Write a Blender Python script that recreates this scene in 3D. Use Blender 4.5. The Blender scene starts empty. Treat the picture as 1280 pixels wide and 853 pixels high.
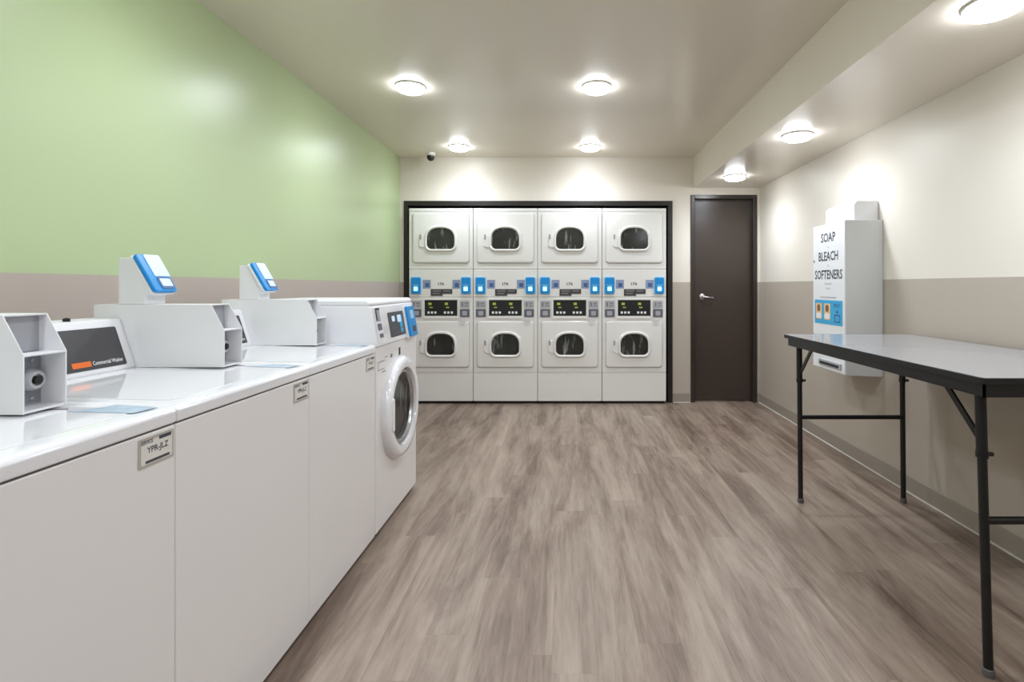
import bpy, bmesh, math, random
from mathutils import Vector, Matrix
random.seed(7)
SC = bpy.context.scene
C = SC.collection
PI = math.pi
V = Vector
X, Y, Z = V((1,0,0)), V((0,1,0)), V((0,0,1))

# ------------------------------------------------------------------ materials
def srgb(c):
    return tuple(((v/255/12.92) if v/255 <= 0.04045 else ((v/255+0.055)/1.055)**2.4) for v in c) + (1,)

def mat(name, col, rough=0.5, metal=0.0, coat=0.0, var=0.03, scale=6.0, bump=0.0, emit=None, es=0.0, spec=0.5):
    m = bpy.data.materials.new(name); m.use_nodes = True
    nt = m.node_tree; b = nt.nodes['Principled BSDF']
    c = srgb(col)
    tc = nt.nodes.new('ShaderNodeTexCoord')
    nz = nt.nodes.new('ShaderNodeTexNoise'); nz.inputs['Scale'].default_value = scale
    nz.inputs['Detail'].default_value = 4
    nt.links.new(tc.outputs['Object'], nz.inputs['Vector'])
    mx = nt.nodes.new('ShaderNodeMix'); mx.data_type = 'RGBA'
    mx.inputs[6].default_value = tuple(v*(1-var) for v in c[:3]) + (1,)
    mx.inputs[7].default_value = tuple(min(1, v*(1+var)) for v in c[:3]) + (1,)
    nt.links.new(nz.outputs['Fac'], mx.inputs[0])
    nt.links.new(mx.outputs[2], b.inputs['Base Color'])
    b.inputs['Roughness'].default_value = rough
    b.inputs['Metallic'].default_value = metal
    b.inputs['Coat Weight'].default_value = coat
    b.inputs['Coat Roughness'].default_value = 0.08
    b.inputs['Specular IOR Level'].default_value = spec
    if emit:
        b.inputs['Emission Color'].default_value = srgb(emit)
        b.inputs['Emission Strength'].default_value = es
    if bump:
        bp = nt.nodes.new('ShaderNodeBump'); bp.inputs['Strength'].default_value = bump
        bp.inputs['Distance'].default_value = 0.002
        n2 = nt.nodes.new('ShaderNodeTexNoise'); n2.inputs['Scale'].default_value = 180
        nt.links.new(tc.outputs['Object'], n2.inputs['Vector'])
        nt.links.new(n2.outputs['Fac'], bp.inputs['Height'])
        nt.links.new(bp.outputs['Normal'], b.inputs['Normal'])
    return m

def wall_mat(name, top, bot, zline, rough=0.4, spec=0.5):
    m = mat(name, top, rough, var=0.015, scale=2.0, bump=0.12, spec=spec)
    nt = m.node_tree; b = nt.nodes['Principled BSDF']
    geo = nt.nodes.new('ShaderNodeNewGeometry'); sp = nt.nodes.new('ShaderNodeSeparateXYZ')
    gt = nt.nodes.new('ShaderNodeMath'); gt.operation = 'GREATER_THAN'; gt.inputs[1].default_value = zline
    nt.links.new(geo.outputs['Position'], sp.inputs[0]); nt.links.new(sp.outputs['Z'], gt.inputs[0])
    old = b.inputs['Base Color'].links[0].from_socket
    mx = nt.nodes.new('ShaderNodeMix'); mx.data_type = 'RGBA'
    mx.inputs[6].default_value = srgb(bot)
    nt.links.new(gt.outputs[0], mx.inputs[0]); nt.links.new(old, mx.inputs[7])
    nt.links.new(mx.outputs[2], b.inputs['Base Color'])
    return m

def floor_mat():
    m = bpy.data.materials.new('vinyl_plank'); m.use_nodes = True
    nt = m.node_tree; L = nt.links.new; N = nt.nodes.new
    b = nt.nodes['Principled BSDF']
    tc = N('ShaderNodeTexCoord')
    mp = N('ShaderNodeMapping'); mp.inputs['Rotation'].default_value = (0,0,PI/2)
    mp.inputs['Location'].default_value = (0.37, 0.05, 0)
    L(tc.outputs['Object'], mp.inputs[0])
    def M1(op, a, k=None):
        q = N('ShaderNodeMath'); q.operation = op
        if isinstance(a,(int,float)): q.inputs[0].default_value = a
        else: L(a, q.inputs[0])
        if k is not None:
            if isinstance(k,(int,float)): q.inputs[1].default_value = k
            else: L(k, q.inputs[1])
        return q.outputs[0]
    sp = N('ShaderNodeSeparateXYZ'); L(mp.outputs[0], sp.inputs[0])
    ry = M1('DIVIDE', sp.outputs['Y'], 0.152); row = M1('FLOOR', ry)
    wn = N('ShaderNodeTexWhiteNoise'); wn.noise_dimensions = '1D'; L(row, wn.inputs['W'])
    rx = M1('ADD', M1('DIVIDE', sp.outputs['X'], 1.22), M1('MULTIPLY', wn.outputs['Value'], 7.0)); idx = M1('FLOOR', rx)
    cb = N('ShaderNodeCombineXYZ'); L(row, cb.inputs[0]); L(idx, cb.inputs[1])
    w2 = N('ShaderNodeTexWhiteNoise'); w2.noise_dimensions = '2D'; L(cb.outputs[0], w2.inputs['Vector'])
    plank = w2.outputs['Value']
    fy = M1('FRACT', ry); fx = M1('FRACT', rx)
    ey = M1('MINIMUM', fy, M1('SUBTRACT', 1.0, fy)); ex = M1('MINIMUM', fx, M1('SUBTRACT', 1.0, fx))
    joint = M1('MAXIMUM', M1('LESS_THAN', ey, 0.007), M1('LESS_THAN', ex, 0.0011))
    va = N('ShaderNodeVectorMath'); va.operation = 'MULTIPLY_ADD'
    va.inputs[1].default_value = (7.3, 31.1, 5.7)
    L(w2.outputs['Color'], va.inputs[0]); L(mp.outputs[0], va.inputs[2])
    def streak(sx, sy, det, dist=0.0, src=None):
        q = N('ShaderNodeMapping'); q.inputs['Scale'].default_value = (sx, sy, 1); L(src or va.outputs[0], q.inputs[0])
        n = N('ShaderNodeTexNoise'); n.inputs['Scale'].default_value = 1; n.inputs['Detail'].default_value = det
        n.inputs['Roughness'].default_value = 0.68; n.inputs['Distortion'].default_value = dist
        L(q.outputs[0], n.inputs['Vector']); return n.outputs['Fac']
    s1 = streak(0.8, 9, 5, 0.7); s2 = streak(5, 60, 5, 0.6); s3 = streak(0.9, 5, 5, 0.8, mp.outputs[0])
    def mul(a, k):
        q = N('ShaderNodeMath'); q.operation = 'MULTIPLY'; L(a, q.inputs[0]); q.inputs[1].default_value = k; return q.outputs[0]
    def add(a, c):
        q = N('ShaderNodeMath'); q.operation = 'ADD'; L(a, q.inputs[0]); L(c, q.inputs[1]); return q.outputs[0]
    tot = add(add(mul(s1, 0.50), mul(s2, 0.18)), add(mul(s3, 0.58), mul(plank, 0.07)))
    cr = N('ShaderNodeValToRGB'); e = cr.color_ramp.elements
    e[0].position = 0.50; e[0].color = srgb((92,76,65))
    e[1].position = 0.94; e[1].color = srgb((178,161,146))
    k = e.new(0.60); k.color = srgb((122,104,91))
    k = e.new(0.72); k.color = srgb((149,132,118))
    L(tot, cr.inputs[0])
    mx = N('ShaderNodeMix'); mx.data_type = 'RGBA'; mx.inputs[7].default_value = srgb((95,80,70))
    L(mul(joint, 0.15), mx.inputs[0]); L(cr.outputs[0], mx.inputs[6]); L(mx.outputs[2], b.inputs['Base Color'])
    b.inputs['Roughness'].default_value = 0.42
    bp = N('ShaderNodeBump'); bp.inputs['Strength'].default_value = 0.15; bp.inputs['Distance'].default_value = 0.002
    L(s2, bp.inputs['Height']); L(bp.outputs[0], b.inputs['Normal'])
    return m

M = dict(
 wall_left = wall_mat('green_wall_paint', (182,199,154), (184,172,163), 1.30, 0.32),
 wall_beige= wall_mat('cream_wall_paint', (226,219,208), (180,169,157), 1.30, 0.42),
 ceiling = mat('ceiling_paint', (228,220,207), 0.22, var=0.01, scale=1.5, bump=0.05),
 floor = floor_mat(),
 base = mat('vinyl_baseboard', (150,140,129), 0.45),
 base_strip = mat('pale_strip', (215,210,203), 0.5),
 enamel = mat('white_enamel', (233,230,229), 0.22, var=0.008, scale=2, coat=0.3),
 enamel_top = mat('glossy_white_enamel', (236,236,239), 0.10, var=0.006, scale=2, coat=0.6),
 enamel_dry = mat('dryer_white_enamel', (226,224,220), 0.26, var=0.008, scale=2, coat=0.3),
 plastic = mat('white_plastic', (230,230,232), 0.35, var=0.01),
 greyplate = mat('grey_metal_plate', (176,177,184), 0.35, metal=0.3),
 steel = mat('brushed_steel', (190,190,192), 0.28, metal=1.0, var=0.08, scale=40),
 chrome = mat('worn_chrome', (196,196,200), 0.25, metal=0.3, var=0.15, scale=60),
 zinc = mat('zinc_plate', (138,140,147), 0.4, metal=0.2, var=0.1, scale=60),
 recess_shade = mat('grey_recess_shade', (150,150,148), 0.6),  # flat grey standing in for shade in grooves and recesses
 darkslot = mat('dark_slot', (30,30,33), 0.5),
 black = mat('black_plastic', (22,22,24), 0.4),
 gap = mat('dark_gap', (92,88,86), 0.8),
 panel = mat('charcoal_fascia', (66,64,66), 0.30, var=0.05, scale=3),
 orange = mat('orange_print', (226,110,40), 0.5),
 white_ink = mat('white_print', (235,235,235), 0.5),
 dark_ink = mat('dark_print', (70,70,80), 0.5),
 grey_ink = mat('grey_print', (120,118,120), 0.5),
 blue = mat('blue_plastic', (12,128,194), 0.3, var=0.12, scale=30, emit=(0,125,200), es=0.12),
 blue_dark = mat('dark_blue_plastic', (60,95,145), 0.35),
 blue_panel = mat('blue_print', (60,168,218), 0.45, var=0.08, scale=30),
 pale_blue = mat('pale_blue_print', (160,205,230), 0.4, var=0.15, scale=60),
 screen = mat('pale_screen', (205,222,240), 0.12, emit=(190,225,255), es=0.25),
 glow = mat('lit_button', (190,240,255), 0.3, emit=(170,235,255), es=0.9),
 sticker = mat('sticker_print', (138,150,178), 0.5, var=0.5, scale=130),
 sticker_blue = mat('sticker_blue_grey', (176,196,214), 0.2, var=0.30, scale=40),
 tag = mat('tag_metal', (196,190,182), 0.35, metal=0.25, var=0.05),
 keys = mat('keypad_print', (95,97,110), 0.4, var=0.6, scale=120),
 lcd = mat('display_green', (150,170,70), 0.4, emit=(170,195,80), es=0.12, var=0.5, scale=70),
 frame = mat('dark_bronze_trim', (27,23,20), 0.4, var=0.05),
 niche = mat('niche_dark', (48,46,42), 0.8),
 door = mat('dark_brown_door', (62,51,45), 0.33, var=0.06, scale=3),
 door_frame = mat('dark_brown_frame', (50,42,37), 0.28, var=0.04),
 tabletop = mat('grey_laminate', (158,158,161), 0.16, var=0.04, scale=60),
 table_edge = mat('black_edge', (17,17,18), 0.45),
 table_metal = mat('black_steel', (14,14,15), 0.4, var=0.1),
 rubber = mat('grey_rubber', (95,92,90), 0.7),
 disp = mat('dispenser_grey', (205,206,206), 0.35, var=0.01, scale=2),
 disp_front = mat('dispenser_white', (232,233,236), 0.3, var=0.01, scale=2),
 lens = mat('lit_diffuser', (255,250,240), 0.5, emit=(243,249,255), es=42.0),
 trim_white = mat('white_trim_ring', (225,222,216), 0.35),
 product = mat('product_print', (228,190,140), 0.5, var=0.3, scale=60),
 brownp = mat('product_brown', (130,88,50), 0.5),
)

def glass_mat():
    # tinted window; pale streaks painted in as glints off the drum
    m = mat('tinted_window', (50,50,47), 0.12, var=0.5, scale=8, spec=0.3)
    nt = m.node_tree; b = nt.nodes['Principled BSDF']
    tc = nt.nodes.new('ShaderNodeTexCoord'); mp = nt.nodes.new('ShaderNodeMapping'); mp.inputs['Scale'].default_value = (26,26,5)
    n = nt.nodes.new('ShaderNodeTexNoise'); n.inputs['Scale'].default_value = 1; n.inputs['Detail'].default_value = 3
    oi = nt.nodes.new('ShaderNodeObjectInfo'); ad = nt.nodes.new('ShaderNodeVectorMath'); ad.operation = 'ADD'
    nt.links.new(tc.outputs['Object'], ad.inputs[0]); nt.links.new(oi.outputs['Location'], ad.inputs[1])
    nt.links.new(ad.outputs[0], mp.inputs[0]); nt.links.new(mp.outputs[0], n.inputs['Vector'])
    cr = nt.nodes.new('ShaderNodeValToRGB'); e = cr.color_ramp.elements
    e[0].position = .58; e[0].color = (0,0,0,1); e[1].position = .80; e[1].color = (1,1,1,1)
    nt.links.new(n.outputs['Fac'], cr.inputs[0])
    old = b.inputs['Base Color'].links[0].from_socket
    mx = nt.nodes.new('ShaderNodeMix'); mx.data_type = 'RGBA'; mx.inputs[7].default_value = srgb((165,165,160))
    nt.links.new(cr.outputs[0], mx.inputs[0]); nt.links.new(old, mx.inputs[6]); nt.links.new(mx.outputs[2], b.inputs['Base Color'])
    return m
M['glass'] = glass_mat()

# ------------------------------------------------------------------ geometry
class MB:
    def __init__(self, off=(0,0,0)):
        self.bm = bmesh.new(); self.off = V(off)
    def face(self, pts):
        try: self.bm.faces.new([self.bm.verts.new(V(p)-self.off) for p in pts])
        except ValueError: pass
    def box(self, x0,x1,y0,y1,z0,z1):
        x0,x1 = min(x0,x1),max(x0,x1); y0,y1=min(y0,y1),max(y0,y1)
        vs = [self.bm.verts.new(V((x,y,z))-self.off) for x in (x0,x1) for y in (y0,y1) for z in (z0,z1)]
        for f in ((0,1,3,2),(4,6,7,5),(0,4,5,1),(2,3,7,6),(0,2,6,4),(1,5,7,3)):
            self.bm.faces.new([vs[i] for i in f])
        return self
    def prism(self, pts, o, r, u, t, back=0.0):
        """outline PTS in the plane (r,u) at O, extruded by T along r x u"""
        o, r, u = V(o), V(r).normalized(), V(u).normalized(); n = r.cross(u)
        a = [self.bm.verts.new(o + r*p[0] + u*p[1] - n*back - self.off) for p in pts]
        b = [self.bm.verts.new(o + r*p[0] + u*p[1] + n*t - self.off) for p in pts]
        self.bm.faces.new(b); self.bm.faces.new(a[::-1])
        k = len(pts)
        for i in range(k):
            j = (i+1) % k
            self.bm.faces.new([a[i], a[j], b[j], b[i]])
        return self
    def rings(self, loops, o, r, u, cap_first=False, cap_last=False):
        """loops: list of (pts, height); bridged one to the next"""
        o, r, u = V(o), V(r).normalized(), V(u).normalized(); n = r.cross(u)
        prev = None
        for k, (pts, h) in enumerate(loops):
            vs = [self.bm.verts.new(o + r*p[0] + u*p[1] + n*h - self.off) for p in pts]
            if prev:
                m = len(vs)
                for i in range(m):
                    j = (i+1) % m
                    self.bm.faces.new([prev[i], prev[j], vs[j], vs[i]])
            elif cap_first: self.bm.faces.new(vs[::-1])
            prev = vs
        if cap_last: self.bm.faces.new(prev)
        return self
    def tube(self, p, q, rad, seg=14, rad2=None):
        p, q = V(p), V(q); d = (q-p).normalized()
        r = d.cross(Z if abs(d.z) < 0.9 else X).normalized(); u = d.cross(r)
        rad2 = rad if rad2 is None else rad2
        c = lambda R: [(R*math.cos(2*PI*i/seg), R*math.sin(2*PI*i/seg)) for i in range(seg)]
        n = r.cross(u); L = (q-p).dot(n)
        self.rings([(c(rad),0),(c(rad2),L)], p, r, u, True, True)
        return self
    def lathe(self, prof, o, r, u, seg=40, cap_last=True, cap_first=False):
        c = lambda R: [(R*math.cos(2*PI*i/seg), R*math.sin(2*PI*i/seg)) for i in range(seg)]
        self.rings([(c(max(R,1e-4)),h) for R,h in prof], o, r, u, cap_first, cap_last)
        return self
    def text(self, body, o, r, u, w, h=None, bold=0.0, align='CENTER'):
        cu = bpy.data.curves.new('t','FONT'); cu.body = body; cu.size = 1; cu.align_x = 'CENTER'; cu.align_y = 'CENTER'
        cu.offset = bold; cu.resolution_u = 2
        ob = bpy.data.objects.new('t', cu); C.objects.link(ob)
        dg = bpy.context.evaluated_depsgraph_get(); dg.update()
        me = bpy.data.meshes.new_from_object(ob.evaluated_get(dg))
        xs = [v.co.x for v in me.vertices]; ys = [v.co.y for v in me.vertices]
        sx = w/(max(xs)-min(xs)); sy = (h/(max(ys)-min(ys))) if h else sx
        cx, cy = (max(xs)+min(xs))/2, (max(ys)+min(ys))/2
        o, r, u = V(o), V(r).normalized(), V(u).normalized()
        vs = [self.bm.verts.new(o + r*((v.co.x-cx)*sx) + u*((v.co.y-cy)*sy) - self.off) for v in me.vertices]
        for f in me.polygons:
            try: self.bm.faces.new([vs[i] for i in f.vertices])
            except ValueError: pass
        bpy.data.objects.remove(ob); bpy.data.curves.remove(cu); bpy.data.meshes.remove(me)
        return self
    def build(self, name, m, parent=None, bevel=0.0, seg=3, smooth=False, keep=False):
        if not keep: bmesh.ops.recalc_face_normals(self.bm, faces=self.bm.faces)
        me = bpy.data.meshes.new(name); self.bm.to_mesh(me); self.bm.free()
        me.materials.append(m)
        o = bpy.data.objects.new(name, me); C.objects.link(o)
        if parent: o.parent = parent
        if bevel:
            b = o.modifiers.new('bevel','BEVEL'); b.width = bevel; b.segments = seg
            b.limit_method = 'ANGLE'; b.angle_limit = math.radians(35); b.harden_normals = True
            me.shade_smooth()
        elif smooth:
            for e in me.edges: pass
            me.shade_smooth()
            me.set_sharp_from_angle(angle=math.radians(40))
        return o

def rrect(w, h, r, seg=5):
    pts = []
    for cx, cy, a0 in ((w/2-r,h/2-r,0),(-w/2+r,h/2-r,90),(-w/2+r,-h/2+r,180),(w/2-r,-h/2+r,270)):
        for k in range(seg+1):
            a = math.radians(a0+90*k/seg); pts.append((cx+r*math.cos(a), cy+r*math.sin(a)))
    return pts

def dome(w, h, r):
    """rounded window: arched top, flatter bottom with rounded corners"""
    pts = []
    yb = -h/2
    n = 20
    ym = -h*0.05
    for k in range(n+1):
        a = PI*k/n
        ca, sa = math.cos(a), math.sin(a)
        e = 2/2.5
        pts.append((w/2*abs(ca)**e*(1 if ca>=0 else -1), ym + (h/2-ym)*abs(sa)**e))
    for cx, a0 in ((-w/2+r,180),(w/2-r,270)):
        for k in range(7):
            a = math.radians(a0+90*k/6); pts.append((cx+r*math.cos(a), yb+r+r*math.sin(a)))
    return pts

def thing(name, label, cat, loc, group=None):
    o = bpy.data.objects.new(name, None); C.objects.link(o); o.location = loc
    o.empty_display_size = 0.1
    o['label'] = label; o['category'] = cat
    if group: o['group'] = group
    return o
def struct(o):
    o['kind'] = 'structure'; return o
def copy_tree(o, parent=None):
    c = o.copy(); C.objects.link(c)
    if parent: c.parent = parent
    for ch in [q for q in bpy.data.objects if q.parent == o]:
        copy_tree(ch, c)
    return c

# ------------------------------------------------------------------ room
XL, XR, YB, YF, ZC, ZS, XS = -1.80, 2.09, 5.62, -1.7, 2.65, 2.32, 1.375
NX0, NX1, NZ = -1.752, 1.142, 2.172          # niche opening in the back wall
DX0, DX1, DZ = 1.350, 2.050, 2.235           # door opening
T = 0.12
struct(MB().box(XL-T,XR+T,YF-T,YB+1.2,-0.1,0).build('floor', M['floor']))
cl = MB().box(XL-T,XR+T,YF-T,YB+1.2,ZC,ZC+0.1)
cl.box(XS,XR,YF,YB,ZS,ZC)
struct(cl.build('ceiling', M['ceiling']))
struct(MB().box(XL-T,XL,YF-T,YB+1.2,0,ZC).build('wall_left', M['wall_left']))
struct(MB().box(XR,XR+T,YF-T,YB+1.2,0,ZC).build('wall_right', M['wall_beige']))
struct(MB().box(XL,XR,YF-T,YF,0,ZC).build('wall_front', M['wall_beige']))
wb = MB().box(XL,NX0,YB,YB+T,0,ZC).box(NX0,NX1,YB,YB+T,NZ,ZC).box(NX1,DX0,YB,YB+T,0,ZC).box(DX0,DX1,YB,YB+T,DZ,ZC).box(DX1,XR,YB,YB+T,0,ZC)
struct(wb.build('wall_back', M['wall_beige']))
nb = MB().box(NX0-.02,NX1+.02,YB+1.05,YB+1.07,0,NZ+.02)
nb.box(NX0-.02,NX0,YB+T,YB+1.05,0,NZ).box(NX1,NX1+.02,YB+T,YB+1.05,0,NZ).box(NX0,NX1,YB+T,YB+1.05,NZ,NZ+.02)
struct(nb.build('wall_niche', M['niche']))
tr = MB().box(NX0-.004,NX1+.004,YB-.012,YB+T,NZ-.045,NZ+.006).box(NX1-.048,NX1+.004,YB-.012,YB+T,0,NZ-.045).box(NX0-.004,NX0+.045,YB-.012,YB+T,0,NZ-.045)
struct(tr.build('trim_1', M['frame'], bevel=0.003))
# door
dl = MB().box(DX0+.035,DX1-.035,YB+.055,YB+.10,.008,DZ-.035).build('door_1', M['door'], bevel=0.003); struct(dl)
df = MB()
df.box(DX0-.008,DX0+.035,YB-.014,YB+.11,0,DZ+.008).box(DX1-.035,DX1+.008,YB-.014,YB+.11,0,DZ+.008).box(DX0+.035,DX1-.035,YB-.014,YB+.11,DZ-.035,DZ+.008)
df.box(DX0+.035,DX0+.048,YB+.035,YB+.055,0,DZ-.035).box(DX1-.048,DX1-.035,YB+.035,YB+.055,0,DZ-.035).box(DX0+.048,DX1-.048,YB+.035,YB+.055,DZ-.048,DZ-.035)
struct(df.build('door_frame', M['door_frame'], dl, bevel=0.004))
hx, hz, hy = 1.478, 1.142, YB+.055
dh = MB().lathe([(.033,0),(.033,.006),(.024,.013),(.012,.016),(.012,.045),(.0,.046)], (hx,hy,hz), X, Z, 24)
dh.tube((hx,hy-.045,hz),(hx+.06,hy-.05,hz-.006),.0095,12).tube((hx+.06,hy-.05,hz-.006),(hx+.115,hy-.042,hz-.012),.0095,12,.007)
dh.build('door_handle', M['steel'], dl, smooth=True)
hg = MB()
for z in (.25,1.1,1.98): hg.tube((DX1-.040,YB+.047,z-.05),(DX1-.040,YB+.047,z+.05),.007,10)
hg.build('hinge', M['door_frame'], dl, smooth=True)
# baseboards
def skirting(name, segs):
    a = MB()
    for s in segs: a.box(*s, 0.0, 0.10)
    return struct(a.build(name, M['base'], bevel=0.003))
skirting('baseboard_right', [(XR-.008,XR,YF,YB)])
skirting('baseboard_back', [(NX1+.004,DX0-.008,YB-.008,YB),(DX1+.008,XR-.008,YB-.008,YB)])
skirting('baseboard_left', [(XL,XL+.008,YF,YB)])
skirting('baseboard_front', [(XL+.008,XR-.008,YF,YF+.008)])
struct(MB().box(XR-.016,XR-.008,YF+.01,YB-.016,0,.006).box(NX1+.01,DX0-.01,YB-.016,YB-.008,0,.006).build('trim_2', M['base_strip']))  # thin pale strip along the foot of the baseboards

# ------------------------------------------------------------------ ceiling lights
def make_light():
    t = thing('ceiling_light', '', 'ceiling light', (0,0,0), 'round surface ceiling lights')
    MB().lathe([(.104,0),(.104,-.006),(.100,-.011),(.094,-.012)], (0,0,0), X, Y, 40, cap_first=True).build('trim_ring', M['trim_white'], t, smooth=True)
    MB().lathe([(.095,-.011),(.094,-.022),(.084,-.034),(.055,-.042),(.0,-.045)], (0,0,0), X, Y, 40).build('diffuser', M['lens'], t, smooth=True)
    ld = bpy.data.lights.new('lamp','SPOT'); ld.energy = 26; ld.color = (.83,.90,1.0); ld.shadow_soft_size = .07
    ld.spot_size = math.radians(174); ld.spot_blend = 1.0
    lo = bpy.data.objects.new('lamp', ld); C.objects.link(lo); lo.location = (0,0,-.13); lo.parent = t
    return t
L0 = make_light()
lights = [
 (-1.085,3.62,ZC,'round lit ceiling light left of centre, nearer of the two closest to the green wall'),
 (0.210,3.62,ZC,'round lit ceiling light in the middle of the ceiling, well in front of the dryers'),
 (-1.070,5.18,ZC,'round lit ceiling light by the small black camera, above the leftmost dryers'),
 (0.236,5.18,ZC,'round lit ceiling light just above the third dryer from the green wall'),
 (1.622,3.65,ZS,'middle round lit light on the lower soffit, ahead of the white dispenser'),
 (1.628,5.02,ZS,'small round lit light on the soffit just in front of the brown door'),
 (1.610,1.955,ZS,'largest round lit light on the soffit, cut by the top right corner of the view'),
 (-1.085,2.05,ZC,'round lit ceiling light over the top loading washers'),
 (0.21,2.05,ZC,'round lit ceiling light over the middle of the floor, nearer row'),
 (-1.085,0.45,ZC,'round lit ceiling light above the camera side of the washers'),
 (0.21,0.45,ZC,'round lit ceiling light above the open floor nearest the entry'),
 (1.61,0.3,ZS,'round lit light on the soffit nearest the entry'),
 (-0.5,-1.0,ZC,'round lit ceiling light near the front wall'),
]
for i,(x,y,z,lab) in enumerate(lights):
    o = L0 if i == 0 else copy_tree(L0)
    o.location = (x,y,z); o['label'] = lab

# small camera on the ceiling
cam = thing('security_camera', 'small black dome camera on a white base at the ceiling edge near the green wall', 'camera', (-1.42,5.44,ZC))
MB().lathe([(.045,0),(.045,-.018),(.038,-.03)], (0,0,0), X, Y, 24, cap_first=True).build('mount', M['trim_white'], cam, smooth=True)
MB().lathe([(.038,-.028),(.040,-.048),(.032,-.068),(.016,-.08),(.0,-.083)], (0,0,0), X, Y, 24).build('dome', M['black'], cam, smooth=True)

# ------------------------------------------------------------------ top loading washer
XF = -0.94
def make_washer():
    W = 0.6485
    off = (-1.27, W/2, 0)
    t = thing('washing_machine', '', 'washing machine', (0,0,0), 'top loading washers in the row')
    mb = lambda: MB(off)
    mb().box(-1.56,-.965,.02,W-.02,0,.03).build('plinth', M['black'], t)
    mb().box(-1.60,XF,0,W,.028,.9245).build('cabinet', M['enamel'], t, bevel=.003)
    mb().box(-1.59,XF-.006,.006,W-.006,.920,.9295).build('seam', M['gap'], t)
    P = [(-.936,.929),(-.935,.958),(-.943,.967),(-.965,.9705),(-1.62,.986),(-1.62,.929)]
    # outline in (x,z): r = X, u = Z, extrusion direction X x Z = -Y
    mb().prism(P, (0,W,0), X, Z, W).build('worktop', M['enamel_top'], t, bevel=.005)
    sl = V((-.655,0,.0155)).normalized()
    def deck(x): return .9705 + (-.965-x)/.655*.0155
    lid = mb().prism(rrect(.40,.56,.03), (-1.18,W/2,deck(-1.18)), -sl, Y, .0015)
    lid.build('lid', M['enamel_top'], t, bevel=.001, seg=2)
    # console with sloping fascia
    CP = [(-1.60,.98),(-1.452,.98),(-1.452,.992),(-1.503,1.148),(-1.60,1.150)]
    y1 = .505
    con = mb().prism(CP, (0,y1,0), X, Z, y1-.004).build('console', M['plastic'], t, bevel=.008)
    fu = V((-.051,0,.156)).normalized(); fn = Y.cross(fu)
    fc = V((-1.4746,.245,1.061))
    mb().prism(rrect(.45,.130,.006), fc, Y, fu, .0015).build('fascia', M['panel'], con)
    po = fc + fn*.0022 - fu*.046
    mb().prism(rrect(.062,.017,.001), po+Y*.069, Y, fu, .0004).build('badge', M['orange'], con)
    mb().text('Commercial Washer', po+Y*.160, Y, fu, .108, .013, .01).build('lettering', M['white_ink'], con, keep=True)
    mb().lathe([(.009,0),(.009,.008),(.004,.011)], (-1.515,.325,1.149), X, Y, 16).build('button', M['black'], con, smooth=True)
    # coin box
    b0, b1 = .505, .602
    CB = [(-1.597,.982),(-1.155,.982),(-1.155,1.108),(-1.20,1.194),(-1.597,1.194)]
    cb = mb()
    cb.prism(CB, (0,b0+.003,0), X, Z, .003).prism(CB, (0,b1,0), X, Z, .003)
    cb.box(-1.597,-1.594,b0+.003,b1-.003,.984,1.194).box(-1.594,-1.20,b0+.003,b1-.003,1.190,1.194)
    cb.box(-1.594,-1.158,b0+.003,b1-.003,.982,.987)
    cb.box(-1.21,-1.156,b0+.003,b1-.003,1.104,1.108)
    cbo = cb.build('coin_box', M['plastic'], t, bevel=.0008, seg=1)
    mb().box(-1.215,-1.212,b0+.003,b1-.003,.987,1.104).box(-1.220,-1.217,b0+.003,b1-.003,1.108,1.190).build('inner_plate', M['greyplate'], cbo)
    mb().box(-1.2168,-1.213,b0+.012,b0+.022,1.135,1.182).build('coin_slot', M['darkslot'], cbo)
    lk = V((-1.211,(b0+b1)/2+.017,1.045))
    mb().box(-1.212,-1.2105,b0+.030,b1-.006,.992,1.100).build('lock_plate', M['zinc'], cbo)
    mb().lathe([(.025,0),(.025,.012),(.019,.020),(.013,.020),(.012,.014),(.0,.014)], lk, Y, Z, 24).build('lock', M['chrome'], cbo, smooth=True)
    mb().lathe([(.009,.013),(.009,.024),(.0,.025)], lk, Y, Z, 20).build('lock_core', M['darkslot'], cbo, smooth=True)
    for z in (1.003,1.088): mb().lathe([(.005,0),(.004,.003),(.0,.004)], (-1.2105,(b0+b1)/2+.022,z), Y, Z, 12).build('bolt', M['steel'], cbo, smooth=True)
    # card reader on its wedge
    r0, r1 = .507, .598
    RP = [(-1.515,1.194),(-1.425,1.194),(-1.425,1.222),(-1.408,1.234),(-1.476,1.352),(-1.515,1.352)]
    rm = mb().prism(RP, (0,r1,0), X, Z, r1-r0).build('reader_mount', M['plastic'], t, bevel=.003)
    ru = V((-1.476+1.408,0,1.352-1.234)).normalized(); rn = Y.cross(ru)
    rc = V(((-1.476-1.408)/2,(r0+r1)/2+.002,(1.352+1.234)/2)) - ru*.002
    rd = mb().prism(rrect(.104,.152,.012), rc, Y, ru, .010).build('reader_bezel', M['plastic'], rm, bevel=.002)
    rd = mb().prism(rrect(.100,.148,.012), rc+rn*.010, Y, ru, .014).build('card_reader', M['blue'], rm, bevel=.004)
    mb().prism(rrect(.068,.086,.006), rc+rn*.0242+ru*.028+Y*.014, Y, ru, .002).build('reader_label', M['screen'], rm)
    mb().prism(rrect(.060,.046,.008), rc+rn*.0242-ru*.042+Y*.012, Y, ru, .002).build('reader_slot', M['blue_dark'], rm)
    mb().prism(rrect(.046,.030,.004), rc+rn*.0264-ru*.040+Y*.012, Y, ru, .001).build('reader_screen', M['screen'], rm)
    # rating tag at the upper far corner of the front
    ty, tz = W-.058, .884
    tg = mb().prism(rrect(.102,.066,.003), (XF,ty,tz), Y, Z, .0018).build('tag', M['tag'], t)
    tg['label'] = 'small pale metal tag with dark lettering'
    mb().prism(rrect(.090,.052,.002), (XF+.0019,ty,tz-.001), Y, Z, .0006).build('tag_face', M['trim_white'], tg)
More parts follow.
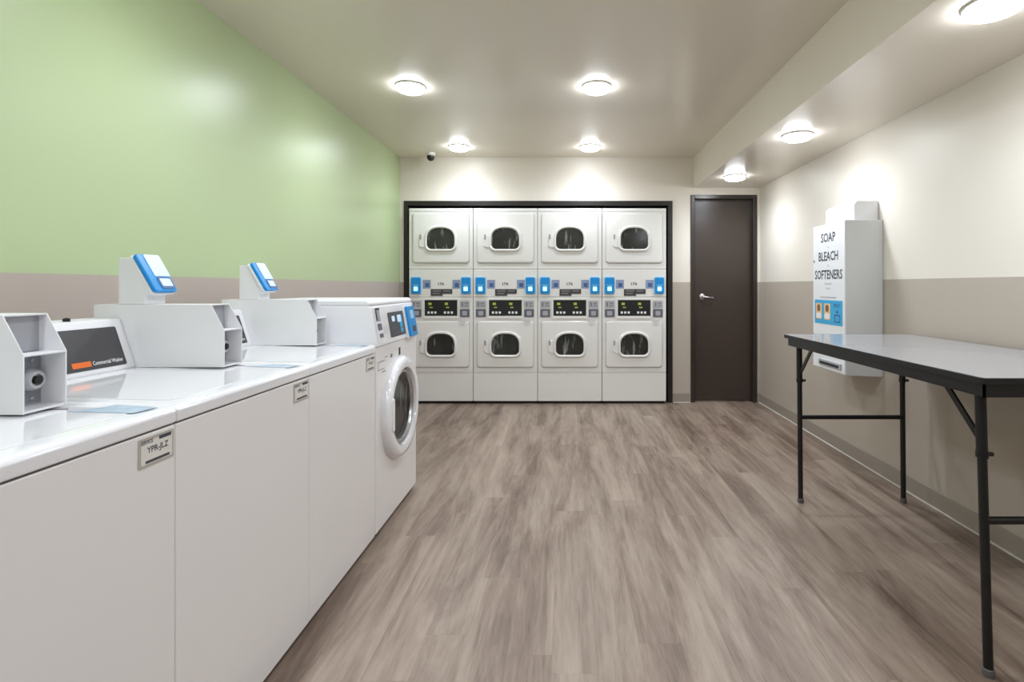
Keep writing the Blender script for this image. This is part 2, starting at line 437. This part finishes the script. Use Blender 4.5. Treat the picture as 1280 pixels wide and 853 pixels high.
    tx = mb().text('YPR-JLZ', (XF+.0028,ty+.002,tz+.002), Y, Z, .062, .018, .02)
    tx.text('SERVICE', (XF+.0028,ty-.029,tz+.023), Y, Z, .034, .009, .02)
    tx.prism(rrect(.036,.008,.001), (XF+.0024,ty+.024,tz+.024), Y, Z, .0004)
    tx.prism(rrect(.070,.006,.001), (XF+.0024,ty+.002,tz-.022), Y, Z, .0004)
    tx.build('tag_lettering', M['dark_ink'], tg)
    # sticker lying on the deck near the front
    def dk(x, y): return V((x, y, deck(x)+.0021))
    st = mb().prism([(0,0),(.150,0),(.158,.060),(.052,.072),(.035,.04)], dk(-1.115,W-.090), -sl, Y, .0003)
    st.build('instruction_sticker', M['sticker_blue'], t)
    s2 = mb().prism([(0,0),(.055,.015),(.048,.024),(.004,.016)], dk(-1.185,W-.085), -sl, Y, .0003)
    s2.build('sticker', M['grey_ink'], t)
    t['_'] = 0; del t['_']
    return t, off
wash, woff = make_washer()
ws = [(0.600,'white top loading washer nearest the view, coin box with silver lock'),
      (1.250,'second white top loading washer, behind the nearest one, with dark Commercial Washer fascia'),
      (1.900,'third white top loading washer, directly beside the front loading washer')]
for i,(y0,lab) in enumerate(ws):
    o = wash if i == 0 else copy_tree(wash)
    o.location = (woff[0], y0+woff[1]+.0008, 0); o['label'] = lab

# ------------------------------------------------------------------ front loading washer
def make_front_loader():
    y0, y1 = 2.555, 3.245
    off = (-1.27,(y0+y1)/2,0); mb = lambda: MB(off)
    t = thing('washing_machine', 'white front loading washer with round porthole door, at the far end of the washer row', 'washing machine', off)
    mb().box(-1.56,-.965,y0+.02,y1-.02,0,.03).build('plinth', M['black'], t)
    mb().box(-1.62,-.936,y0,y1,.028,.955).build('cabinet', M['enamel'], t, bevel=.01)
    HP = [(-1.62,.953),(-.930,.953),(-.930,.966),(-.962,1.155),(-.985,1.162),(-1.62,1.162)]
    hs = mb().prism(HP, (0,y1-.001,0), X, Z, y1-y0-.002).build('control_housing', M['enamel_top'], t, bevel=.008)
    lp = mb().prism([(-1.62,1.158),(-.966,1.158),(-.968,1.176),(-.985,1.186),(-1.62,1.186)], (0,y1,0), X, Z, y1-y0).build('top_panel', M['plastic'], t, bevel=.008)
    su = V((-.032,0,.189)).normalized(); sn = Y.cross(su)
    def on(y, z, d=0.0):
        k = (z-.966)/.189
        return V((-.930-.032*k, y, z)) + sn*d
    cp = mb().prism(rrect(.085,.175,.004), on(y0+.068,1.058,.0005), Y, su, .002).build('coin_plate', M['plastic'], hs)
    mb().prism(rrect(.060,.062,.003), on(y0+.066,1.108,.003), Y, su, .001).build('coin_opening', M['greyplate'], cp)
    mb().prism(rrect(.012,.05,.002), on(y0+.045,1.108,.0045), Y, su, .001).prism(rrect(.058,.010,.002), on(y0+.066,1.140,.0045), Y, su, .001).build('coin_slot', M['darkslot'], cp)
    mb().prism(rrect(.055,.034,.003), on(y0+.070,1.050,.003), Y, su, .001).prism(rrect(.05,.02,.003), on(y0+.075,1.006,.003), Y, su, .001).build('coin_return', M['keys'], cp)
    pn = mb().prism(rrect(.25,.135,.006), on(2.893,1.048,.0005), Y, su, .002).build('control_panel', M['panel'], hs)
    mb().prism(rrect(.06,.04,.004), on(2.935,1.075,.003), Y, su, .001).build('display', M['screen'], pn)
    mb().prism(rrect(.045,.03,.004), on(2.84,1.078,.003), Y, su, .001).build('display', M['screen'], pn)
    for a in range(5):
        for b in range(2): mb().prism(rrect(.022,.012,.003), on(2.80+a*.045,1.0+b*.022,.003), Y, su, .001).build('button', M['keys'], pn)
    mb().prism(rrect(.05,.10,.004), on(2.96,1.045,.0028), Y, su, .0006).build('programme_strip', M['blue_panel'], pn)
    rb = mb().prism(rrect(.165,.190,.010), on(3.105,1.045,.0), Y, su, .010).build('reader_bezel', M['plastic'], t, bevel=.003)
    mb().prism(rrect(.140,.178,.010), on(3.112,1.047,.010), Y, su, .013).build('card_reader', M['blue'], rb, bevel=.004)
    mb().prism(rrect(.060,.050,.006), on(3.115,1.085,.023), Y, su, .0015).build('reader_label', M['pale_blue'], rb)
    mb().prism(rrect(.060,.034,.006), on(3.125,1.000,.023), Y, su, .0015).build('reader_slot', M['panel'], rb)
    mb().prism(rrect(.05,.13,.004), on(3.215,1.075,.0005), Y, su, .002).build('sticker', M['keys'], hs)
    # small marks on the front below the controls
    k = mb().prism(rrect(.022,.040,.003), (-.936,2.915,.893), Y, Z, .002).build('keyhole', M['darkslot'], t)
    k = mb().prism(rrect(.030,.020,.003), (-.936,2.78,.885), Y, Z, .001).prism(rrect(.05,.006,.001), (-.936,2.665,.820), Y, Z, .001)
    k.build('badge', M['grey_ink'], t)
    k = mb()
    for (yy,zz,w,h) in ((2.63,.875,.09,.004),(2.63,.835,.09,.004),(2.587,.855,.004,.04),(2.70,.89,.05,.004)):
        k.prism(rrect(w,h,.001), (-.936,yy,zz), Y, Z, .0006)
    k.build('label_outline', M['grey_ink'], t)
    # porthole door
    o = V((-.936,2.895,.592))
    d = mb().lathe([(.278,-.002),(.276,.022),(.262,.040),(.235,.046),(.212,.040),(.205,.018),(.205,.006)], o, Y, Z, 64, cap_last=False).build('door', M['enamel_top'], t, smooth=True)
    mb().lathe([(.206,.016),(.198,.028),(.186,.026),(.178,.008),(.178,.002)], o, Y, Z, 64, cap_last=False).build('door_seal', M['steel'], d, smooth=True)
    mb().lathe([(.180,.010),(.160,.004),(.10,.0),(.0,-.001+.001)], o+X*.002, Y, Z, 64).build('glass', M['glass'], d, smooth=True)
    mb().prism(rrect(.030,.17,.012), o+V((.038,-.222,.0)), Y, Z, .014).build('door_handle', M['plastic'], d, bevel=.004)
    return t
make_front_loader()

# ------------------------------------------------------------------ stacked dryers
def make_dryer():
    YD = 5.545; W = .6815; s = 650/YD
    off = (0, YD+.36, 0); mb = lambda: MB(off)
    t = thing('stacked_dryer', '', 'dryer', (0,0,0), 'stacked coin dryers in the wall niche')
    px = lambda v: (v-631.3)/s
    pz = lambda v: 1.256-(v-358)/s
    def P(m, x0,x1,ya,yb, r, t_, d=0.0):
        m.prism(rrect(px(x1)-px(x0), pz(ya)-pz(yb), r), ((px(x0)+px(x1))/2, YD-d, (pz(ya)+pz(yb))/2), X, Z, t_); return m
    top = pz(260.5)
    mb().box(-W/2+.02,W/2-.02,YD+.03,YD+.70,0,.03).build('plinth', M['black'], t)
    mb().box(-W/2,W/2,YD+.012,YD+.74,.028,top-.002).build('cabinet', M['enamel_dry'], t, bevel=.004)
    # front skins: upper, control, lower
    zs = [(.030,pz(466)-.003),(pz(466)+.001,pz(371.5)-.003),(pz(371.5)+.001,pz(336.5)-.003),(pz(336.5)+.001,top)]
    for nm,(a,b) in zip(('base_panel','lower_front','control_front','upper_front'), zs):
        mb().box(-W/2,W/2,YD,YD+.014,a,b).build(nm, M['enamel_dry'], t, bevel=.004)
    def door(ya, yb, wcy):
        d = MB(off)
        x0,x1 = px(596),px(666.5); z0,z1 = pz(yb),pz(ya)
        w,h = x1-x0, z1-z0; o = V(((x0+x1)/2,YD,(z0+z1)/2))
        mb().prism(rrect(w+.008,h+.008,.033), o, X, Z, .0012).build('door_groove_shade', M['recess_shade'], t)  # grey rim painted in as the dark groove around the door
        d.rings([(rrect(w,h,.03),-.002),(rrect(w,h,.03),.008),(rrect(w-.012,h-.012,.026),.014),(rrect(w-.03,h-.03,.02),.015)], o, X, Z, cap_last=True)
        do = d.build('door', M['enamel_dry'], t, smooth=True)
        wo = V((0,YD-.014,pz(wcy)))
        gw, gh = .290, .222
        mb().rings([(dome(gw+.062,gh+.062,.075),0),(dome(gw+.056,gh+.056,.072),.012),(dome(gw+.03,gh+.03,.06),.020),(dome(gw+.008,gh+.008,.05),.016),(dome(gw,gh,.05),.002)], wo, X, Z).build('window_ring', M['enamel_dry'], do, smooth=True)
        mb().prism(dome(gw+.006,gh+.006,.05), wo, X, Z, .004).build('glass', M['glass'], do)
        hm = mb()
        hp = [(-.02,.055),(.018,.07),(.03,.05),(.026,-.02),(.048,-.07),(.0,-.072),(-.026,-.052)]
        hm.prism(hp, (px(607.5),YD-.014,pz(wcy+3)), X, Z, .010)
        ho = hm.build('door_handle', M['enamel_dry'], do, bevel=.006)
        mb().prism(rrect(.018,.055,.008), (px(606.3),YD-.0245,pz(wcy-2)), X, Z, .0012).build('grip_shade', M['recess_shade'], ho)  # flat grey patch paints the shading of the handle grip
        return do
    door(266.5, 329, 298.5); 
    door(401.5, 459.5, 430.5)
    # lid line strip at the very top
    mb().box(-W/2+.004,W/2-.004,YD-.004,YD+.002,pz(264.2),top-.004).build('top_strip', M['enamel_dry'], t, bevel=.002)
    # control front
    for (a,b) in ((594.6,606.2),(657,668.2)):
        c = (a+b)/2
        r = P(mb(), a-.8,b+.8,346.2,368, .014, .008).build('reader_bezel', M['pale_blue'], t, bevel=.002)
        P(mb(), a,b,347,367, .014, .022, .0).build('card_reader', M['blue'], r, bevel=.004)
        P(mb(), c-2.6,c+2.6,358.5,364, .008, .002, .022).build('lit_button', M['glow'], r)
        P(mb(), c-3.8,c+3.8,356.2,357.0, .001, .001, .022).build('reader_line', M['pale_blue'], r)
    for a in (608.5,645.5):
        k = P(mb(), a,a+10,350,361, .003, .001).build('instruction_sticker', M['sticker'], t)
        P(mb(), a+3,a+8,354,359, .003, .001, .001).build('sticker_symbol', M['blue_dark'], k)
    mb().text('176', (0,YD-.001,pz(355)), X, Z, .064, .030, .03).build('number_lettering', M['dark_ink'], t, keep=True)
    k = P(mb(), 618.5,633.5,361.5,370, .003, .004); P(k, 633,645.5,361.5,367.5,.003,.004); pl = k.build('plate', M['panel'], t)
    k = P(mb(), 621,631.5,363,364.6, .001,.001,.004); P(k,621,629.5,366.3,367.8,.001,.001,.004); P(k,634.5,643,363,364.6,.001,.001,.004); k.build('plate_lettering', M['grey_ink'], pl)
    # lower control strip
    fr = MB(off)
    cx = (px(609)+px(654))/2; w = px(654)-px(609); h = pz(373)-pz(398.5); cz = (pz(373)+pz(398.5))/2
    fr.rings([(rrect(w,h,.012),-.001),(rrect(w,h,.012),.010),(rrect(w-.03,h-.035,.006),.010),(rrect(w-.034,h-.04,.006),.003)], (cx,YD,cz), X, Z)
    fo = fr.build('display_frame', M['enamel_dry'], t, smooth=True)
    dp = P(mb(), 611,651.5,375.5,394.8, .004, .004).build('display', M['black'], fo)
    for a in (615,635.5):
        P(mb(), a+.5,a+4.5,378.5,381.5,.004,.001,.004).build('display_light', M['lcd'], dp)
        P(mb(), a+2,a+6,383.8,385.2,.002,.001,.004).build('indicator_light', M['lcd'], dp)
    for a in (614.5,618.8,623.1,635,639.3,643.6): P(mb(), a,a+2.6,389.5,392.3,.003,.001,.004).build('display_button', M['white_ink'], dp)
    for a,b in ((594.5,606.8),(655,667)):
        m1 = P(mb(), a,b,376,385, .004, .006).build('coin_plate', M['greyplate'], t, bevel=.001)
        k = P(mb(), a+2,a+4,378,383, .001, .001, .006); P(k, a+6,b-2,378.5,379.8,.001,.001,.006); P(k, a+6,b-2,381.5,382.6,.001,.001,.006); k.build('coin_slot', M['grey_ink'], m1)
        m2 = P(mb(), a,b,386.5,396.5, .004, .006).build('coin_return', M['keys'], t, bevel=.001)
        P(mb(), a+3,b-3,389,394.5, .004, .001, .006).build('return_flap', M['greyplate'], m2)
    k = P(mb(), 653.5,663,399.6,403, .002,.0005,.0155); P(k, 655,661,404,407.5, .002,.0005,.0155); k.build('sticker', M['disp'], t)
    return t, off
dry, doff = make_dryer()
dl_ = ['stacked white coin dryer at the left end of the row, against the green wall',
       'stacked white coin dryer second from the green wall',
       'stacked white coin dryer third from the green wall',
       'stacked white coin dryer at the right end of the row, nearest the brown door']
for i,lab in enumerate(dl_):
    o = dry if i == 0 else copy_tree(dry)
    o.location = (-1.337+i*.6865, doff[1], 0); o['label'] = lab

# ------------------------------------------------------------------ folding table
def make_table():
    x0,x1,y0,y1,zt = 1.295,2.045,1.615,3.105,.970
    off = ((x0+x1)/2,(y0+y1)/2,0); mb = lambda: MB(off)
    t = thing('folding_table', 'tall folding table with glossy grey top and black steel legs along the right wall', 'table', off)
    o = ((x0+x1)/2,(y0+y1)/2,zt)
    mb().prism(rrect(x1-x0-.006,y1-y0-.006,.012), (o[0],o[1],zt-.016), X, Y, .016).build('tabletop', M['tabletop'], t)
    mb().rings([(rrect(x1-x0,y1-y0,.014),-.020),(rrect(x1-x0,y1-y0,.014),-.001),(rrect(x1-x0-.006,y1-y0-.006,.012),.0004),(rrect(x1-x0-.010,y1-y0-.010,.012),-.001),(rrect(x1-x0-.010,y1-y0-.010,.012),-.020)], o, X, Y).build('edge_band', M['table_edge'], t)
    a = mb()
    ax0,ax1,ay0,ay1 = x0+.010,x1-.010,y0+.010,y1-.045
    for b in ((ax0,ax0+.006,ay0,ay1),(ax1-.006,ax1,ay0,ay1),(ax0,ax1,ay0,ay0+.006),(ax0,ax1,ay1-.006,ay1)): a.box(*b, zt-.062, zt-.016)
    a.box(ax0,ax1,ay0,ay1,zt-.022,zt-.0165)
    a.build('apron', M['table_metal'], t)
    for (yt,yb,sg) in ((1.700,1.676,1),(3.02,3.02,-1)):
        for lx in (1.356,1.953):
            top = V((lx-.004,yt,zt-.025)); bot = V((lx+.004,yb,.018)); m = top.lerp(bot,.255)
            g = mb().tube(top, m, .0160, 18)
            lg = g.build('leg', M['table_metal'], t, smooth=True)
            mb().tube(m+(top-bot)*.02, bot, .0138, 18).build('lower_tube', M['table_metal'], lg, smooth=True)
            mb().tube(m+V((0,0,.012)), m-V((0,0,.010)), .0180, 18).build('collar', M['table_metal'], lg, smooth=True)
            mb().tube(m+V((.012,0,0)), m+V((.034,0,0)), .007, 12).build('knob', M['table_metal'], lg, smooth=True)
            mb().lathe([(.016,0),(.018,.006),(.0165,.024),(.014,.026)], (bot.x,bot.y,0), X, Y, 16, cap_first=True).build('foot', M['rubber'], lg, smooth=True)
            p = top.lerp(bot,.235); p = V((lx,p.y,.745)); q = V((lx-.004,yt+sg*.185,zt-.03))
            mb().prism(rrect((q-p).length,.020,.004), (p+q)/2, (q-p), (q-p).cross(X), .004, .004).build('brace', M['table_metal'], t)
        zc = .495; yc = yt+(yb-yt)*((zt-zc)/zt)
        mb().tube((1.356,yc,zc),(1.953,yc,zc),.0125,14).build('crossbar', M['table_metal'], t, smooth=True)
        mb().tube((1.352,yt,zt-.03),(1.949,yt,zt-.03),.0125,14).build('pivot_bar', M['table_metal'], t, smooth=True)
make_table()

# ------------------------------------------------------------------ soap dispenser on the right wall
def make_dispenser():
    x0,x1,y0,y1,z0,z1 = 1.842,XR-.001,3.43,3.875,.655,1.695
    off = ((x0+x1)/2,(y0+y1)/2,z0); mb = lambda: MB(off)
    t = thing('soap_dispenser', 'tall white wall mounted vending box lettered soap, bleach and softeners, behind the table', 'vending box', off)
    body = mb().prism([(x0,z0+.012),(x1,z0),(x1,z1),(x0,z1)], (0,y1,0), X, Z, y1-y0).build('cabinet', M['disp'], t, bevel=.004)
    fp = mb().box(x0-.004,x0+.001,y0+.004,y1-.004,z0+.016,z1-.004).build('front_panel', M['disp_front'], t, bevel=.001)
    R = -Y; fx = x0-.0046; yc = (y0+y1)/2
    for wd,z,w in (('SOAP',1.600,.20),('BLEACH',1.468,.27),('SOFTENERS',1.338,.38)):
        mb().text(wd, (fx,yc,z), R, Z, w, .066, .02).build('lettering', M['dark_ink'], fp, keep=True)
    tx = mb()
    for z,w in ((1.53,.02),(1.40,.02),(1.275,.10),(1.24,.06)): tx.prism(rrect(w,.012,.003), (fx,yc,z), R, Z, .0003)
    tx.build('faint_bars', M['disp'], fp)  # short pale bars below the words
    bp = mb().prism(rrect(.385,.170,.004), (fx,yc,1.073), R, Z, .0006).build('product_panel', M['blue_panel'], fp)
    for dy in (-.13,-.01):
        mb().prism(rrect(.085,.115,.01), (fx-.0008,yc-dy,1.077), R, Z, .0006).build('product_picture', M['product'], bp)
        mb().prism(rrect(.045,.05,.02), (fx-.0016,yc-dy,1.100), R, Z, .0006).build('product_emblem', M['brownp'], bp)
        mb().prism(rrect(.070,.035,.01), (fx-.0016,yc-dy,1.045), R, Z, .0006).build('product_base', M['white_ink'], bp)
    bl = mb()
    bl.rings([(rrect(.08,.055,.012),0),(rrect(.08,.055,.012),.0006),(rrect(.06,.037,.008),.0006)], (fx-.0008,yc-.125,1.035), R, Z)
    bl.text('PAY', (fx-.0012,yc-.125,1.123), R, Z, .085, .028, .02)
    bl.prism([(0,.012),(.02,-.012),(-.02,-.012)], (fx-.0008,yc-.125,1.085), R, Z, .0006)
    bl.build('pay_symbol', M['blue_dark'], bp)
    mb().prism(rrect(.22,.004,.001), (fx,yc,1.178), R, Z, .0004).build('rule_line', M['grey_ink'], fp)
    mb().prism(rrect(.30,.040,.006), (fx,yc-.03,.715), R, Z, .010).build('dispensing_tray', M['greyplate'], fp, bevel=.002)
    mb().prism(rrect(.26,.018,.004), (fx-.010,yc-.03,.712), R, Z, .001).build('dispensing_slot', M['darkslot'], fp)
    for q in range(4): mb().prism(rrect(.03,.03,.008), (fx,yc+.12-q*.08,.80), R, Z, .005).build('push_button', M['greyplate'], fp, bevel=.001)
    for z in (1.44,.90): mb().lathe([(.009,0),(.009,.004),(.0,.005)], (fx,y1-.02,z), R, Z, 14).build('lock', M['steel'], fp, smooth=True)
    # box on top
    off2 = (2.0,3.68,z1); m2 = lambda: MB(off2)
    k = thing('paper_box', 'plain white box standing on top of the wall mounted vending box', 'box', off2)
    m2().prism([(1.925,z1+.0005),(XR-.002,z1+.0005),(XR-.002,z1+.135),(1.945,z1+.135),(1.925,z1+.11)], (0,3.86,0), X, Z, .38).build('case', M['disp_front'], k, bevel=.004)
    m2().box(1.9255,1.9215,3.50,3.84,z1+.01,z1+.095).build('flap', M['disp_front'], k, bevel=.001)
make_dispenser()

# ------------------------------------------------------------------ world, camera
w = bpy.data.worlds.new('World'); SC.world = w; w.use_nodes = True
w.node_tree.nodes['Background'].inputs[0].default_value = (1,.97,.93,1)
w.node_tree.nodes['Background'].inputs[1].default_value = 0.3
cd = bpy.data.cameras.new('Camera'); co = bpy.data.objects.new('Camera', cd); C.objects.link(co)
co.location = (0,0,1.256); co.rotation_euler = (PI/2,0,0)
cd.sensor_width = 36; cd.lens = 36*650/1280
cd.shift_x = -68/1280; cd.shift_y = -68.5/1280; cd.clip_start = .02
SC.camera = co
SC.view_settings.view_transform = 'Standard'
SC.view_settings.look = 'None'
SC.view_settings.exposure = 0.14
SC.cycles.max_bounces = 10; SC.cycles.diffuse_bounces = 6
SC.cycles.sample_clamp_indirect = 6
SC.cycles.use_denoising = True
